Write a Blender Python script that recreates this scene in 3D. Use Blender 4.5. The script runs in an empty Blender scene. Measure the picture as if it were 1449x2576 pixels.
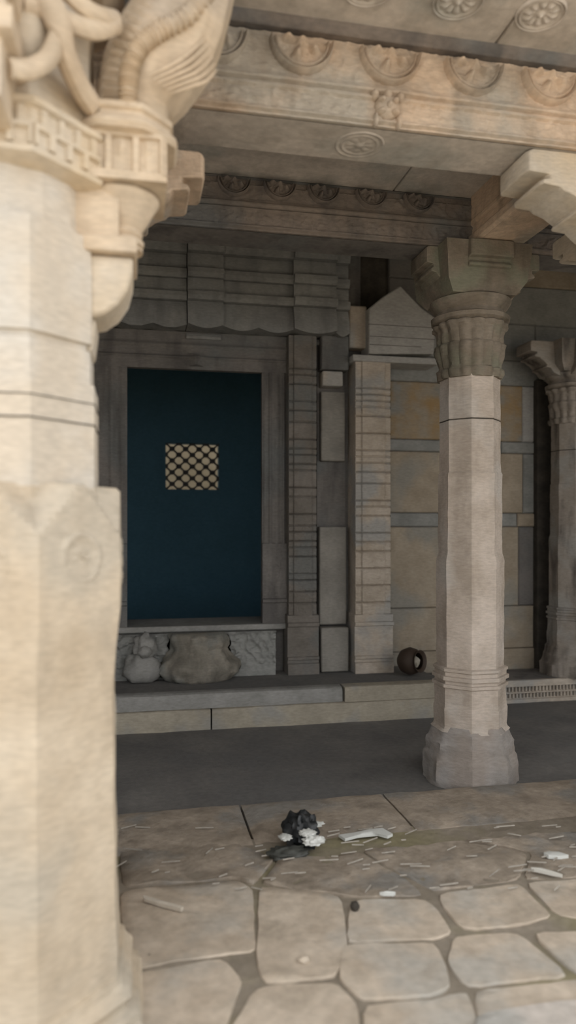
import bpy, bmesh, math, random
from math import sin, cos, pi, radians, sqrt, atan2, floor, exp
from mathutils import Vector, Matrix, noise
random.seed(7)
S = bpy.context.scene
COL = S.collection
# ------------------------------------------------------------------ camera
F = 1860.0; TH = radians(11.6); CT = cos(TH); ST = sin(TH); EYE = 1.5; HOR = 1325.0; CX = 724.5
cd = bpy.data.cameras.new('camera'); cam = bpy.data.objects.new('camera', cd); COL.objects.link(cam); S.camera = cam
cd.sensor_fit = 'VERTICAL'; cd.sensor_height = 36; cd.sensor_width = 24; cd.lens = F/2576*36
cd.shift_y = (HOR-1288)/2576
cam.location = (0, 0, EYE); cam.rotation_euler = (radians(90), 0, -TH)
cd.dof.use_dof = True; cd.dof.focus_distance = 4.6; cd.dof.aperture_fstop = 1.0
def P(px, py, Y):            # a measured point of the photo on the plane Y
    a = (px-CX)/F; d = Y/(CT-a*ST)
    return (d*(a*CT+ST), EYE+(HOR-py)*d/F)
def G(px, py, z=0.0):        # a measured point of the photo on the ground
    d = (EYE-z)*F/(py-HOR); a = (px-CX)/F
    return (d*(a*CT+ST), d*(CT-a*ST))
# ------------------------------------------------------------------ materials
def stone(name, c1, c2, c3=None, scale=3.0, bump=.35, rough=.88, stain=None, stain_amt=.5, spec=.25):
    m = bpy.data.materials.new(name); m.use_nodes = True
    nt = m.node_tree; N = nt.nodes; L = nt.links
    b = N['Principled BSDF']; b.inputs['Roughness'].default_value = rough
    b.inputs['Specular IOR Level'].default_value = spec
    tc = N.new('ShaderNodeTexCoord'); mp = N.new('ShaderNodeMapping'); L.new(tc.outputs['Object'], mp.inputs[0])
    mp.inputs['Scale'].default_value = (1, 1, 1)
    n1 = N.new('ShaderNodeTexNoise'); n1.inputs['Scale'].default_value = scale; n1.inputs['Detail'].default_value = 8; n1.inputs['Roughness'].default_value = .62
    L.new(mp.outputs[0], n1.inputs['Vector'])
    r1 = N.new('ShaderNodeValToRGB'); L.new(n1.outputs['Fac'], r1.inputs[0])
    e = r1.color_ramp.elements; e[0].position = .36; e[0].color = (*c1, 1); e[1].position = .64; e[1].color = (*c2, 1)
    out = r1.outputs[0]
    if c3:
        n2 = N.new('ShaderNodeTexNoise'); n2.inputs['Scale'].default_value = scale*.55; n2.inputs['Detail'].default_value = 5
        mp2 = N.new('ShaderNodeMapping'); mp2.inputs['Location'].default_value = (7, 3, 5); L.new(tc.outputs['Object'], mp2.inputs[0]); L.new(mp2.outputs[0], n2.inputs['Vector'])
        r2 = N.new('ShaderNodeValToRGB'); L.new(n2.outputs['Fac'], r2.inputs[0]); r2.color_ramp.elements[0].position = .5; r2.color_ramp.elements[1].position = .62
        mx = N.new('ShaderNodeMix'); mx.data_type = 'RGBA'; L.new(r2.outputs[0], mx.inputs[0]); L.new(out, mx.inputs[6]); mx.inputs[7].default_value = (*c3, 1)
        out = mx.outputs[2]
    if stain:                # water and lichen streaks running down the stone
        n3 = N.new('ShaderNodeTexNoise'); n3.inputs['Scale'].default_value = 2.4; n3.inputs['Detail'].default_value = 6
        mp3 = N.new('ShaderNodeMapping'); mp3.inputs['Scale'].default_value = (3, 3, .7); mp3.inputs['Location'].default_value = (2, 9, 1); L.new(tc.outputs['Object'], mp3.inputs[0]); L.new(mp3.outputs[0], n3.inputs['Vector'])
        r3 = N.new('ShaderNodeValToRGB'); L.new(n3.outputs['Fac'], r3.inputs[0]); r3.color_ramp.elements[0].position = .5; r3.color_ramp.elements[1].position = .68
        r3.color_ramp.elements[1].color = (stain_amt, stain_amt, stain_amt, 1)
        mx = N.new('ShaderNodeMix'); mx.data_type = 'RGBA'; L.new(r3.outputs[0], mx.inputs[0]); L.new(out, mx.inputs[6]); mx.inputs[7].default_value = (*stain, 1)
        out = mx.outputs[2]
    # fine grain
    n4 = N.new('ShaderNodeTexNoise'); n4.inputs['Scale'].default_value = 60; n4.inputs['Detail'].default_value = 4
    mp4 = N.new('ShaderNodeMapping'); mp4.inputs['Scale'].default_value = (.45, .45, 1.6); L.new(tc.outputs['Object'], mp4.inputs[0]); L.new(mp4.outputs[0], n4.inputs['Vector'])
    mr = N.new('ShaderNodeMapRange'); L.new(n4.outputs['Fac'], mr.inputs[0]); mr.inputs[1].default_value = .3; mr.inputs[2].default_value = .7; mr.inputs[3].default_value = .88; mr.inputs[4].default_value = 1.09
    mm = N.new('ShaderNodeMix'); mm.data_type = 'RGBA'; mm.blend_type = 'MULTIPLY'; mm.inputs[0].default_value = 1
    L.new(out, mm.inputs[6]); L.new(mr.outputs[0], mm.inputs[7])
    L.new(mm.outputs[2], b.inputs['Base Color'])
    if bump:
        n5 = N.new('ShaderNodeTexNoise'); n5.inputs['Scale'].default_value = 22; n5.inputs['Detail'].default_value = 9; n5.inputs['Roughness'].default_value = .7
        L.new(tc.outputs['Object'], n5.inputs['Vector'])
        bp = N.new('ShaderNodeBump'); bp.inputs['Strength'].default_value = bump; bp.inputs['Distance'].default_value = .02
        L.new(n5.outputs['Fac'], bp.inputs['Height']); L.new(bp.outputs[0], b.inputs['Normal'])
    return m
def plain(name, c, rough=.8, metal=0):
    m = bpy.data.materials.new(name); m.use_nodes = True; b = m.node_tree.nodes['Principled BSDF']
    N = m.node_tree.nodes; L = m.node_tree.links
    n = N.new('ShaderNodeTexNoise'); n.inputs['Scale'].default_value = 25; r = N.new('ShaderNodeValToRGB'); L.new(n.outputs['Fac'], r.inputs[0])
    r.color_ramp.elements[0].color = (c[0]*.75, c[1]*.75, c[2]*.75, 1); r.color_ramp.elements[1].color = (min(1, c[0]*1.2), min(1, c[1]*1.2), min(1, c[2]*1.2), 1)
    L.new(r.outputs[0], b.inputs['Base Color']); b.inputs['Roughness'].default_value = rough; b.inputs['Metallic'].default_value = metal
    return m
M = {}
M['cream'] = stone('cream_sandstone', (0.544, 0.431, 0.312), (0.653, 0.543, 0.413), (0.508, 0.431, 0.348), 4, .25, stain=(0.381, 0.319, 0.243), stain_amt=.35)
M['creamgrey'] = stone('pale_grey_sandstone', (0.524, 0.465, 0.384), (0.626, 0.574, 0.500), (0.607, 0.501, 0.366), 3, .2, stain=(0.423, 0.383, 0.321), stain_amt=.3)
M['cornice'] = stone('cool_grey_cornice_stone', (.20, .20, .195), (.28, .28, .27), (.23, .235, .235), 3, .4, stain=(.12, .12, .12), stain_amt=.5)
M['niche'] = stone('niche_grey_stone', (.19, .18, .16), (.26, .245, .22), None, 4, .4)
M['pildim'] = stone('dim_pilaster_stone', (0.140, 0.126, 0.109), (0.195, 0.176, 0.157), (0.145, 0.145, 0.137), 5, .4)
M['chip'] = stone('chip_stone', (.26, .235, .20), (.36, .33, .285), None, 30, .2)
M['doorstep'] = stone('worn_doorstep_stone', (.19, .175, .145), (.28, .255, .215), (.22, .22, .20), 6, .5, stain=(.09, .085, .07), stain_amt=.7)
M['upper'] = stone('whitish_shaft_stone', (.53, .50, .45), (.61, .58, .53), (.57, .50, .41), 3, .2, stain=(.42, .39, .34), stain_amt=.25)
M['lower'] = stone('tan_shaft_stone', (0.498, 0.409, 0.302), (0.604, 0.514, 0.398), (0.488, 0.430, 0.347), 3.5, .25, stain=(0.382, 0.315, 0.237), stain_amt=.45)
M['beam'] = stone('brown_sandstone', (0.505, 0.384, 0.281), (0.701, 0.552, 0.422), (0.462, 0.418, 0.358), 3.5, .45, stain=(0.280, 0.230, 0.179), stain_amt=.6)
M['beam_dark'] = stone('shade_dark_sandstone', (0.182, 0.157, 0.138), (0.252, 0.213, 0.185), (0.168, 0.169, 0.168), 3, .45, stain=(0.084, 0.082, 0.084), stain_amt=.6)  # darker copy of the brown stone, shade of the inner porch painted in
M['ceil'] = stone('grey_ceiling_stone', (0.483, 0.442, 0.398), (0.631, 0.572, 0.515), (0.442, 0.429, 0.398), 4, .35, stain=(0.335, 0.298, 0.257), stain_amt=.5)
M['column'] = stone('pinkish_grey_sandstone', (0.396, 0.337, 0.281), (0.554, 0.484, 0.425), (0.495, 0.455, 0.415), 4, .3, stain=(0.268, 0.228, 0.188), stain_amt=.45)
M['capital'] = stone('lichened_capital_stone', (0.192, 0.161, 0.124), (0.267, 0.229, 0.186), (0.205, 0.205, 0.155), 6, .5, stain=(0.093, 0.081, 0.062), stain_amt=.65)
M['base'] = stone('worn_grey_base_stone', (0.270, 0.247, 0.225), (0.352, 0.330, 0.315), (0.300, 0.262, 0.232), 5, .4)
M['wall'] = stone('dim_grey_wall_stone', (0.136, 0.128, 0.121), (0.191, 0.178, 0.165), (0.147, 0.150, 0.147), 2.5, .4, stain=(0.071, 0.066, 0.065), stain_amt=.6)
M['wallgrey'] = stone('blue_grey_block', (0.205, 0.208, 0.198), (0.267, 0.267, 0.254), None, 5, .35)
M['walltan'] = stone('tan_block', (0.278, 0.231, 0.174), (0.369, 0.316, 0.247), (0.262, 0.247, 0.216), 4, .35)
M['wallochre'] = stone('ochre_block', (0.299, 0.204, 0.102), (0.286, 0.245, 0.190), (0.245, 0.238, 0.218), 5, .35)
M['pil'] = stone('banded_pilaster_stone', (0.366, 0.312, 0.252), (0.475, 0.416, 0.351), (0.337, 0.326, 0.306), 5, .4)
M['gable'] = stone('whitish_gable_stone', (0.329, 0.322, 0.308), (0.392, 0.385, 0.364), None, 6, .3)
M['gap'] = stone('black_mortar', (.04, .036, .03), (.07, .06, .05), None, 9, .3)
M['paver'] = stone('buff_paving_stone', (0.453, 0.376, 0.294), (0.591, 0.507, 0.411), (0.462, 0.428, 0.376), 4, .3, stain=(0.355, 0.303, 0.239), stain_amt=.5)
M['rough'] = stone('rough_paving_stone', (0.318, 0.266, 0.209), (0.443, 0.374, 0.302), (0.289, 0.271, 0.245), 6, .7, stain=(0.212, 0.178, 0.142), stain_amt=.6)
M['joint'] = stone('mossy_joint_soil', (.235, .20, .155), (.33, .285, .23), (.27, .24, .15), 3, .5)
M['inner'] = stone('shade_dark_floor', (0.134, 0.130, 0.125), (0.196, 0.187, 0.175), (0.154, 0.151, 0.146), 2.2, .4)  # inner floor and terrace: their shade is put into the colour
M['step'] = stone('yellowish_step_stone', (0.296, 0.265, 0.211), (0.382, 0.343, 0.273), (0.289, 0.277, 0.250), 4, .3)
M['stepgrey'] = stone('grey_step_stone', (0.231, 0.227, 0.213), (0.301, 0.294, 0.280), None, 5, .35)
M['chamber'] = stone('shadow_teal_chamber', (.085, .18, .24), (.095, .20, .27), None, 2, .2)  # the chamber's teal shadow is put into the wall colour
M['jali'] = stone('lattice_stone', (.10, .10, .10), (.13, .12, .11), None, 5, .2)
M['yard'] = stone('courtyard_ground', (.50, .43, .34), (.60, .53, .43), None, 2, .3)
M['backdrop'] = stone('backdrop_stone', (.29, .235, .155), (.34, .28, .19), None, 2, .3)
# ------------------------------------------------------------------ mesh builder
class MB:
    def __init__(s): s.v = []; s.f = []; s.m = []; s.mats = []
    def mi(s, mat):
        if mat is None: return 0
        if mat not in s.mats: s.mats.append(mat)
        return s.mats.index(mat)
    def face(s, idx, mat=None): s.f.append(idx); s.m.append(s.mi(mat))
    def box(s, x0, x1, y0, y1, z0, z1, mat=None):
        i = len(s.v)
        for z in (z0, z1): s.v += [(x0, y0, z), (x1, y0, z), (x1, y1, z), (x0, y1, z)]
        for q in ((0, 3, 2, 1), (4, 5, 6, 7), (0, 1, 5, 4), (1, 2, 6, 5), (2, 3, 7, 6), (3, 0, 4, 7)): s.face([i+k for k in q], mat)
    def grid(s, pts, mat=None, closed=False):     # pts: rows of points
        i = len(s.v); n = len(pts[0])
        for r in pts: s.v += [tuple(p) for p in r]
        for a in range(len(pts)-1):
            for b in range(n if closed else n-1):
                c = (b+1) % n
                s.face([i+a*n+b, i+a*n+c, i+(a+1)*n+c, i+(a+1)*n+b], mat)
        return i
    def cap(s, ring, mat=None, flip=False):
        i = len(s.v); s.v += [tuple(p) for p in ring]; q = list(range(i, i+len(ring)))
        s.face(q[::-1] if flip else q, mat)
    def prism(s, poly, axis, a, b, mat=None):     # poly in the two other axes
        def mk(p, t):
            return (t, p[0], p[1]) if axis == 'x' else (p[0], t, p[1]) if axis == 'y' else (p[0], p[1], t)
        n = len(poly); i = len(s.v)
        s.v += [mk(p, a) for p in poly]+[mk(p, b) for p in poly]
        s.face(list(range(i, i+n))[::-1], mat); s.face(list(range(i+n, i+2*n)), mat)
        for k in range(n): s.face([i+k, i+(k+1) % n, i+n+(k+1) % n, i+n+k], mat)
    def build(s, name, mat, parent=None, bev=0, smooth=True, ang=38, label=None):
        me = bpy.data.meshes.new(name); me.from_pydata(s.v, [], s.f)
        ms = s.mats[:] if s.mats else []
        if not ms: me.materials.append(mat)
        else:
            for q in ms: me.materials.append(q)
            for p, k in zip(me.polygons, s.m): p.material_index = k
        bm = bmesh.new(); bm.from_mesh(me); bmesh.ops.remove_doubles(bm, verts=bm.verts, dist=1e-5); bmesh.ops.recalc_face_normals(bm, faces=bm.faces); bm.to_mesh(me); bm.free()
        if smooth:
            me.shade_smooth(); me.set_sharp_from_angle(angle=radians(ang))
        o = bpy.data.objects.new(name, me); COL.objects.link(o)
        if bev:
            b = o.modifiers.new('bevel', 'BEVEL'); b.width = bev; b.segments = 2; b.limit_method = 'ANGLE'; b.angle_limit = radians(40)
        if parent: o.parent = parent; o.matrix_parent_inverse = Matrix.Translation(-parent.location) if not parent.parent else (Matrix.Translation(parent.location-parent.location))
        if label: o['label'] = label
        return o
def sub(mb, name, mat, part, **k):                # a sub-part: parent is a part whose own frame is the world's
    o = mb.build(name, mat, None, **k); o.parent = part; return o
def thing(name, label, cat, loc=(0, 0, 0), group=None):
    o = bpy.data.objects.new(name, None); COL.objects.link(o); o.location = loc; o.empty_display_size = .1
    o['label'] = label; o['category'] = cat
    if group: o['group'] = group
    return o
def tag(o, label, cat, group=None):
    o['label'] = label; o['category'] = cat
    if group: o['group'] = group
    return o
def struct(o, label=None, cat=None):
    o['kind'] = 'structure'
    if label: o['label'] = label
    if cat: o['category'] = cat
    return o
def nz(x, y, z, s=1.0): return noise.noise(Vector((x*s, y*s, z*s)))
def ngon(cx, cy, a, z, n=8, seg=4, wob=0.0, rnd=0.0, amp=0, lobes=0, rot=0):
    out = []; R = a/cos(pi/n)
    for k in range(n):
        t0 = rot+(k-.5)*2*pi/n+0; t1 = rot+(k+.5)*2*pi/n
        for j in range(seg):
            u = j/seg
            x = R*((1-u)*cos(t0)+u*cos(t1)); y = R*((1-u)*sin(t0)+u*sin(t1))
            if rnd or lobes:
                r = sqrt(x*x+y*y); f = (1-rnd)+rnd*a/r
                if lobes: f *= 1+amp*abs(sin(lobes*atan2(y, x)/2))
                x *= f; y *= f
            if wob:
                q = 1+wob/a*(nz(cx+x, cy+y, z, 9)+.6*nz(cx+x, cy+y, z, 23)); x *= q; y *= q
            out.append((cx+x, cy+y, z))
    return out
def lathe(mb, cx, cy, prof, n=8, seg=4, dz=.035, wob=.003, rnd=0, mat=None, amp=0, lobes=0, rot=0, caps=True):
    rows = []
    for i, (z, a) in enumerate(prof):
        if i:
            z0, a0 = prof[i-1]; k = max(1, int(abs(z-z0)/dz))
            for j in range(1, k): rows.append(ngon(cx, cy, a0+(a-a0)*j/k, z0+(z-z0)*j/k, n, seg, wob, rnd, amp, lobes, rot))
        rows.append(ngon(cx, cy, a, z, n, seg, wob, rnd, amp, lobes, rot))
    mb.grid(rows, mat, closed=True)
    if caps: mb.cap(rows[0], mat, True); mb.cap(rows[-1], mat)
def relief(mb, O, U, V, N, w, h, nu, nv, f, depth=.04, mat=None):
    O, U, V, N = map(Vector, (O, U, V, N)); rows = []
    for j in range(nv+1):
        v = h*j/nv; r = []
        for i in range(nu+1):
            u = w*i/nu; r.append(O+U*u+V*v+N*f(u, v))
        rows.append(r)
    mb.grid(rows, mat)
    for line in (rows[0], rows[-1], [r[0] for r in rows], [r[-1] for r in rows]):
        back = []
        for p in line:
            q = Vector(p); q -= N*((q-O).dot(N)+depth); back.append(q)
        mb.grid([line, back], mat)
    c = [O+U*a+V*b-N*depth for a, b in ((0, 0), (w, 0), (w, h), (0, h))]
    mb.cap(c, mat)
def rep(x, p): return x-p*floor(x/p)
def gz(x, s): return exp(-(x/s)**2)
def vnoise(u, v, s, seed=0): return noise.noise(Vector((u*s, v*s, seed)))
def scroll(u, v, s, seed=0):       # worn foliage relief
    a = noise.noise(Vector((u*s, v*s, seed))); b = noise.noise(Vector((u*s*2.1, v*s*2.1, seed+4)))
    return (1-min(1, abs(a)*5))*.6+(1-min(1, abs(b)*5))*.4
# ------------------------------------------------------------------ floor, ground
Y_EDGE = 3.98; Y_T = 5.65; Z_T = .225
fl = MB()
# soil and worn stone bed under the paving, gently uneven
rows = []
nx, ny = 110, 60
for j in range(ny+1):
    y = 1.0+(Y_EDGE-.45-1.0)*j/ny; r = []
    for i in range(nx+1):
        x = -1.8+7.8*i/nx; r.append((x, y, -.010+.005*nz(x, y, 0, 2)+.005*nz(x, y, 3, 11)))
    rows.append(r)
fl.grid(rows, M['joint'])
fl.box(-1.8, 6, .99, Y_EDGE, -.2, -.06, M['joint'])
def slab(px_poly, mat, top=0.0, inset=.004, bump=.004, rad=.02):
    c = [G(*p) for p in px_poly]
    # densify and round
    mx_ = sum(p[0] for p in c)/len(c); my_ = sum(p[1] for p in c)/len(c)
    ring = []
    n = len(c)
    for k in range(n):
        a = Vector(c[k]); b = Vector(c[(k+1) % n]); pr = Vector(c[k-1])
        e1 = (pr-a); e2 = (b-a); q1 = a+e1*min(.22, .05/max(.01, e1.length)); q2 = a+e2*min(.22, .05/max(.01, e2.length))
        for t in (0, .5, 1): ring.append((1-t)**2*q1+2*t*(1-t)*a+t*t*q2)
        e = (Vector(c[(k+1) % n])+(a-b)*min(.22, .05/max(.01, e2.length)))
        m = max(2, int((e-q2).length/.05))
        for j in range(1, m): ring.append(q2+(e-q2)*j/m)
    C = Vector((mx_, my_)); out = []
    for p in ring:
        d = p-C; l = d.length
        s = 1-(inset+.012*(nz(p.x, p.y, 7, 5)+.5*nz(p.x, p.y, 7, 17)))/l
        out.append(C+d*s)
    lv = [(1.0, -.05, 0), (1.0, -.012, 0), (1-.2*rad, -.004, 0), (1-.8*rad, 0, 0), (.85, 0, 1), (.7, 0, 1), (.55, 0, 1), (.4, 0, 1), (.25, 0, 1), (.1, 0, 1)]
    rows = []
    for s, dz, b in lv:
        rows.append([(C.x+(p-C).x*s, C.y+(p-C).y*s, top+dz+(bump*(nz(C.x+(p-C).x*s, C.y+(p-C).y*s, 1, 6)+.5*nz(C.x+(p-C).x*s, C.y+(p-C).y*s, 1, 19)) if dz > -.02 else 0)) for p in out])
    fl.grid(rows, mat, closed=True); fl.cap(rows[-1], mat)
PV, RG = M['paver'], M['rough']
near = [
 [(1090,2246),(1306,2218),(1392,2302),(1338,2322),(1162,2338)],
 [(1138,2350),(1306,2342),(1440,2452),(1172,2482),(1122,2414)],
 [(866,2374),(1100,2366),(1138,2478),(1090,2506),(906,2514),(850,2462)],
 [(1316,2216),(1600,2200),(1640,2320),(1404,2304)],
 [(1330,2344),(1640,2330),(1700,2444),(1452,2452)],
 [(880,2262),(1076,2258),(1146,2342),(1100,2362),(868,2370)],
 [(300,2236),(590,2212),(640,2232),(650,2390),(560,2400),(310,2440)],
 [(650,2226),(860,2250),(876,2366),(848,2458),(660,2476),(640,2390)],
 [(310,2446),(560,2406),(622,2462),(560,2600),(250,2620)],
 [(634,2478),(846,2466),(900,2516),(910,2680),(560,2680),(572,2600)],
 [(912,2520),(1092,2510),(1180,2486),(1240,2720),(920,2700)],
 [(1184,2488),(1448,2458),(1700,2450),(1900,2720),(1250,2720)],
 [(0,2246),(294,2236),(300,2442),(240,2620),(-300,2640)],
]
for q in near: slab(q, PV, top=random.uniform(-.004, .004))
slab([(1184,2560),(1440,2520),(1700,2500),(1900,2720),(1250,2720)], M['ceil'], top=.012)
# rough carved zone and the long edge course along the drop to the inner floor
mid = [
 [(300,2120),(560,2110),(700,2150),(640,2224),(590,2206),(300,2228)],
 [(704,2152),(900,2140),(1010,2200),(1076,2250),(878,2256),(650,2220)],
 [(906,2138),(1180,2110),(1330,2140),(1306,2212),(1086,2242),(1016,2198)],
 [(1186,2108),(1420,2090),(1700,2100),(1700,2190),(1316,2210),(1338,2140)],
 [(0,2130),(294,2122),(294,2232),(-100,2240)],
]
for q in mid: slab(q, RG, top=-.002, bump=.016)
def kerb(x0, x1, y0, y1, mat):
    rows = []
    for j in range(9):
        y = y0+(y1-y0)*j/8; r = []
        m = max(4, int((x1-x0)/.05))
        for i in range(m+1):
            x = x0+(x1-x0)*i/m; e = .012 if i in (0, m) or j in (0, 8) else 0
            r.append((x, y, .004-e+.006*nz(x, y, 2, 4)+.003*nz(x, y, 2, 16)))
        rows.append(r)
    fl.grid(rows, mat)
    fl.grid([[(p[0], p[1]+.0, p[2]) for p in rows[-1]], [(p[0], y1+.004, -.09) for p in rows[-1]]], mat)
    fl.grid([rows[0], [(p[0], y0, -.06) for p in rows[0]]], mat)
    for k in (0, -1): fl.grid([[r[k] for r in rows], [(r[k][0], r[k][1], -.06) for r in rows]], mat)
xs = [-1.8, -.42, .55, 1.36, 2.75, 4.1, 6.0]
for a, b in zip(xs, xs[1:]): kerb(a+.006, b-.006, 3.47, Y_EDGE, RG if a < 3 else PV)
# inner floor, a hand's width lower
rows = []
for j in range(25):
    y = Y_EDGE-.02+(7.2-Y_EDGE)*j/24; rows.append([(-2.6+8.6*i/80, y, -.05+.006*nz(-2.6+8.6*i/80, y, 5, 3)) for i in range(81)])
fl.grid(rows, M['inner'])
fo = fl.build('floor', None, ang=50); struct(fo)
g = MB(); g.box(-14, 16, -16, .99, -.25, -.03); struct(g.build('ground', M['yard']))
g = MB(); g.box(-14, -1.8, .99, 12, -.25, -.03); g.box(6, 16, .99, 12, -.25, -.03); g.box(-1.8, 6, 7.1, 13, -.25, -.03); struct(g.build('ground', M['yard']))

# ------------------------------------------------------------------ octagonal front pillar
PX, PY = -.40, 2.42
t = thing('carved_pillar', 'massive cream octagonal stone pillar with carved bracket, nearest and brightest on the left', 'pillar', (PX, PY, 0))
b = MB()
lathe(b, PX, PY, [(z*.74, a) for z, a in [(-.03, .42), (.02, .42), (.035, .41), (.06, .41), (.075, .385), (.085, .372), (.10, .372), (.115, .384), (.13, .388), (.145, .382), (.16, .37), (.175, .362), (.20, .36), (.205, .352)]], seg=6, dz=.02, wob=.004)
b.build('base', M['lower'], t, ang=30)
b = MB()
lathe(b, PX, PY, [(.15, .346), (.35, .337), (.7, .333), (1.03, .330), (1.14, .338), (1.24, .350), (1.36, .354), (1.48, .350)], seg=16, wob=.004, caps=False)
# leaf-shaped stops: the corners are cut back to the slimmer upper shaft
aL, aU = .350, .277
def stop_ring(z, k):     # k=0 full octagon, 1 corners cut right back
    out = []; R = aL/cos(pi/8)
    for i in range(8):
        t0 = (i-.5)*pi/4; t1 = (i+.5)*pi/4
        for j in range(16):
            u = j/16; x = R*((1-u)*cos(t0)+u*cos(t1)); y = R*((1-u)*sin(t0)+u*sin(t1))
            d = min(u, 1-u)*2*R*sin(pi/8)       # distance to the corner
            cut = max(0, (k*.125-d))/.125
            q = 1-(1-aU*1.01/aL)*min(1, cut*1.6)
            out.append((PX+x*q, PY+y*q, z))
    return out
rr = [stop_ring(1.48+.13*i/12, i/12) for i in range(13)]
def shrink(ring, q, z): return [(PX+(p[0]-PX)*q, PY+(p[1]-PY)*q, z) for p in ring]
rr.append(shrink(rr[-1], .965, 1.622)); rr.append(shrink(rr[-1], .86, 1.626))
b.grid(rr, None, closed=True)
b.build('lower_shaft', M['lower'], t, ang=18)
b = MB()
lathe(b, PX, PY, [(1.44, .276), (1.925, .276), (1.928, .264), (2.028, .262), (2.032, .250), (2.048, .250), (2.052, .264), (2.15, .268), (2.37, .266)], seg=6, wob=.0025, rnd=0)
lathe(b, PX, PY, [(2.36, .262), (2.40, .244), (2.54, .242)], n=16, seg=3, wob=.003)
b.build('upper_shaft', M['upper'], t, ang=20)
for zz, hh in ((1.803, .0035), (1.868, .002)):
    b = MB(); lathe(b, PX, PY, [(zz, .2795), (zz+hh, .2795)], seg=6, wob=.002); b.build('joint_line', M['gap'], t)
# rosettes on the lower shaft
def rosette(face_ang, z, r, a, parent, mat, name='rosette'):
    n = Vector((cos(face_ang), sin(face_ang), 0)); u = Vector((-sin(face_ang), cos(face_ang), 0)); c = Vector((PX, PY, z))+n*a
    mb = MB(); rows = []
    for i in range(15):
        q = i/14; row = []
        for k in range(48):
            th = 2*pi*k/48; pet = abs(cos(th*4)); h = .006*(1-q)**.5*(.55+.45*pet)+.005*gz(q-.78, .1)-.004*gz(q-.45, .08)-.003+.004*nz(q*3*cos(th), q*3*sin(th), z, 3)
            p = c+u*(q*r*cos(th))+Vector((0, 0, 1))*(q*r*sin(th))+n*(h if i < 14 else -.01); row.append(p)
        rows.append(row)
    mb.grid(rows, None, closed=True)
    mb.build(name, mat, parent, ang=50)
rosette(-pi/4, 1.41, .085, .352, t, M['lower']); rosette(-pi/2, 1.39, .085, .352, t, M['lower']); rosette(0, 1.39, .085, .352, t, M['lower'])
# pointed blocks laid over the shoulders
# lattice necking band
b = MB()
lathe(b, PX, PY, [(2.515, .25), (2.53, .298), (2.545, .302), (2.552, .29), (2.652, .29), (2.66, .305), (2.675, .308), (2.682, .262), (2.73, .255), (3.12, .265)], seg=8, wob=.003)
for k in range(8):
    A = k*pi/4; n = Vector((cos(A), sin(A), 0)); u = Vector((-sin(A), cos(A), 0))
    def f(uu, vv, k=k):
        q = abs(sin(pi*uu/.06+(0 if vv < .05 else pi/2)))
        return .012 if q < .55 or abs(vv-.05) < .012 else -.006
    relief(b, Vector((PX, PY, 2.552))+n*.292-u*.118, u, (0, 0, 1), n, .236, .10, 48, 16, f, .01)
b.build('necking', M['creamgrey'], t, ang=30)
# abacus and upper block reaching the ceiling
b = MB(); lathe(b, PX, PY, [(3.10, .30), (3.14, .34), (3.24, .36), (3.28, .36), (3.30, .33), (3.54, .33)], seg=6, wob=.004)
b.build('capital', M['cream'], t, ang=30)
# curved pierced struts between the brackets
def tube(mb, pts, r, seg=10, flat=1.0, mat=None):
    rows = []; n = len(pts)
    for i, p in enumerate(pts):
        p = Vector(p); d = (Vector(pts[min(n-1, i+1)])-Vector(pts[max(0, i-1)])).normalized()
        a = d.cross(Vector((0, 0, 1)))
        if a.length < .05: a = d.cross(Vector((0, 1, 0)))
        a.normalize(); c = d.cross(a); rr_ = r[i] if isinstance(r, (list, tuple)) else r
        rows.append([p+a*rr_*cos(2*pi*k/seg)+c*rr_*flat*sin(2*pi*k/seg) for k in range(seg)])
    mb.grid(rows, mat, closed=True); mb.cap(rows[0], mat, True); mb.cap(rows[-1], mat)
def curve(pts, n=12):
    out = []
    for i in range(len(pts)-1):
        p0 = Vector(pts[max(0, i-1)]); p1 = Vector(pts[i]); p2 = Vector(pts[i+1]); p3 = Vector(pts[min(len(pts)-1, i+2)])
        for j in range(n):
            u = j/n; out.append(.5*((2*p1)+(p2-p0)*u+(2*p0-5*p1+4*p2-p3)*u*u+(3*p1-p0-3*p2+p3)*u**3))
    out.append(Vector(pts[-1])); return out
def pq(px, py, Y): x, z = P(px, py, Y); return (x, Y, z)
for pts, r in (
    ([pq(228, 262, 2.28), pq(196, 210, 2.20), pq(166, 140, 2.13), pq(150, 70, 2.10), pq(120, 0, 2.10), pq(80, -60, 2.1)], .030),
    ([pq(20, 170, 2.02), pq(70, 175, 2.05), pq(118, 150, 2.08), pq(142, 100, 2.1), pq(150, 60, 2.12)], .022),
    ([pq(60, 10, 2.1), pq(120, 30, 2.12), pq(180, 60, 2.15), pq(240, 75, 2.2), pq(290, 60, 2.26)], .024),
    ([pq(150, -40, 2.12), pq(200, 10, 2.16), pq(250, 40, 2.2), pq(290, 50, 2.26)], .022)):
    b = MB(); c = curve(pts, 8); tube(b, c, r, 10, 1.2); b.build('strut', M['cream'], t)
b = MB()   # small swelling boss under the struts
rows = []
for i in range(13):
    ph = -pi/2+pi*i/12; rows.append([(P(72, 85, 2.14)[0]+.05*cos(ph)*cos(2*pi*k/20), 2.14+.05*cos(ph)*sin(2*pi*k/20), P(72, 85, 2.14)[1]+.075*sin(ph)) for k in range(20)])
b.grid(rows, None, closed=True); b.build('boss', M['creamgrey'], t)
# the big bracket on the right side
BX, BY = -.045, PY
br = MB()
def zz(py, Y=BY-.11, px=320): return P(px, py, Y)[1]
def xx(px, Y=BY-.08): return P(px, 1000, Y)[0]
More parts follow.
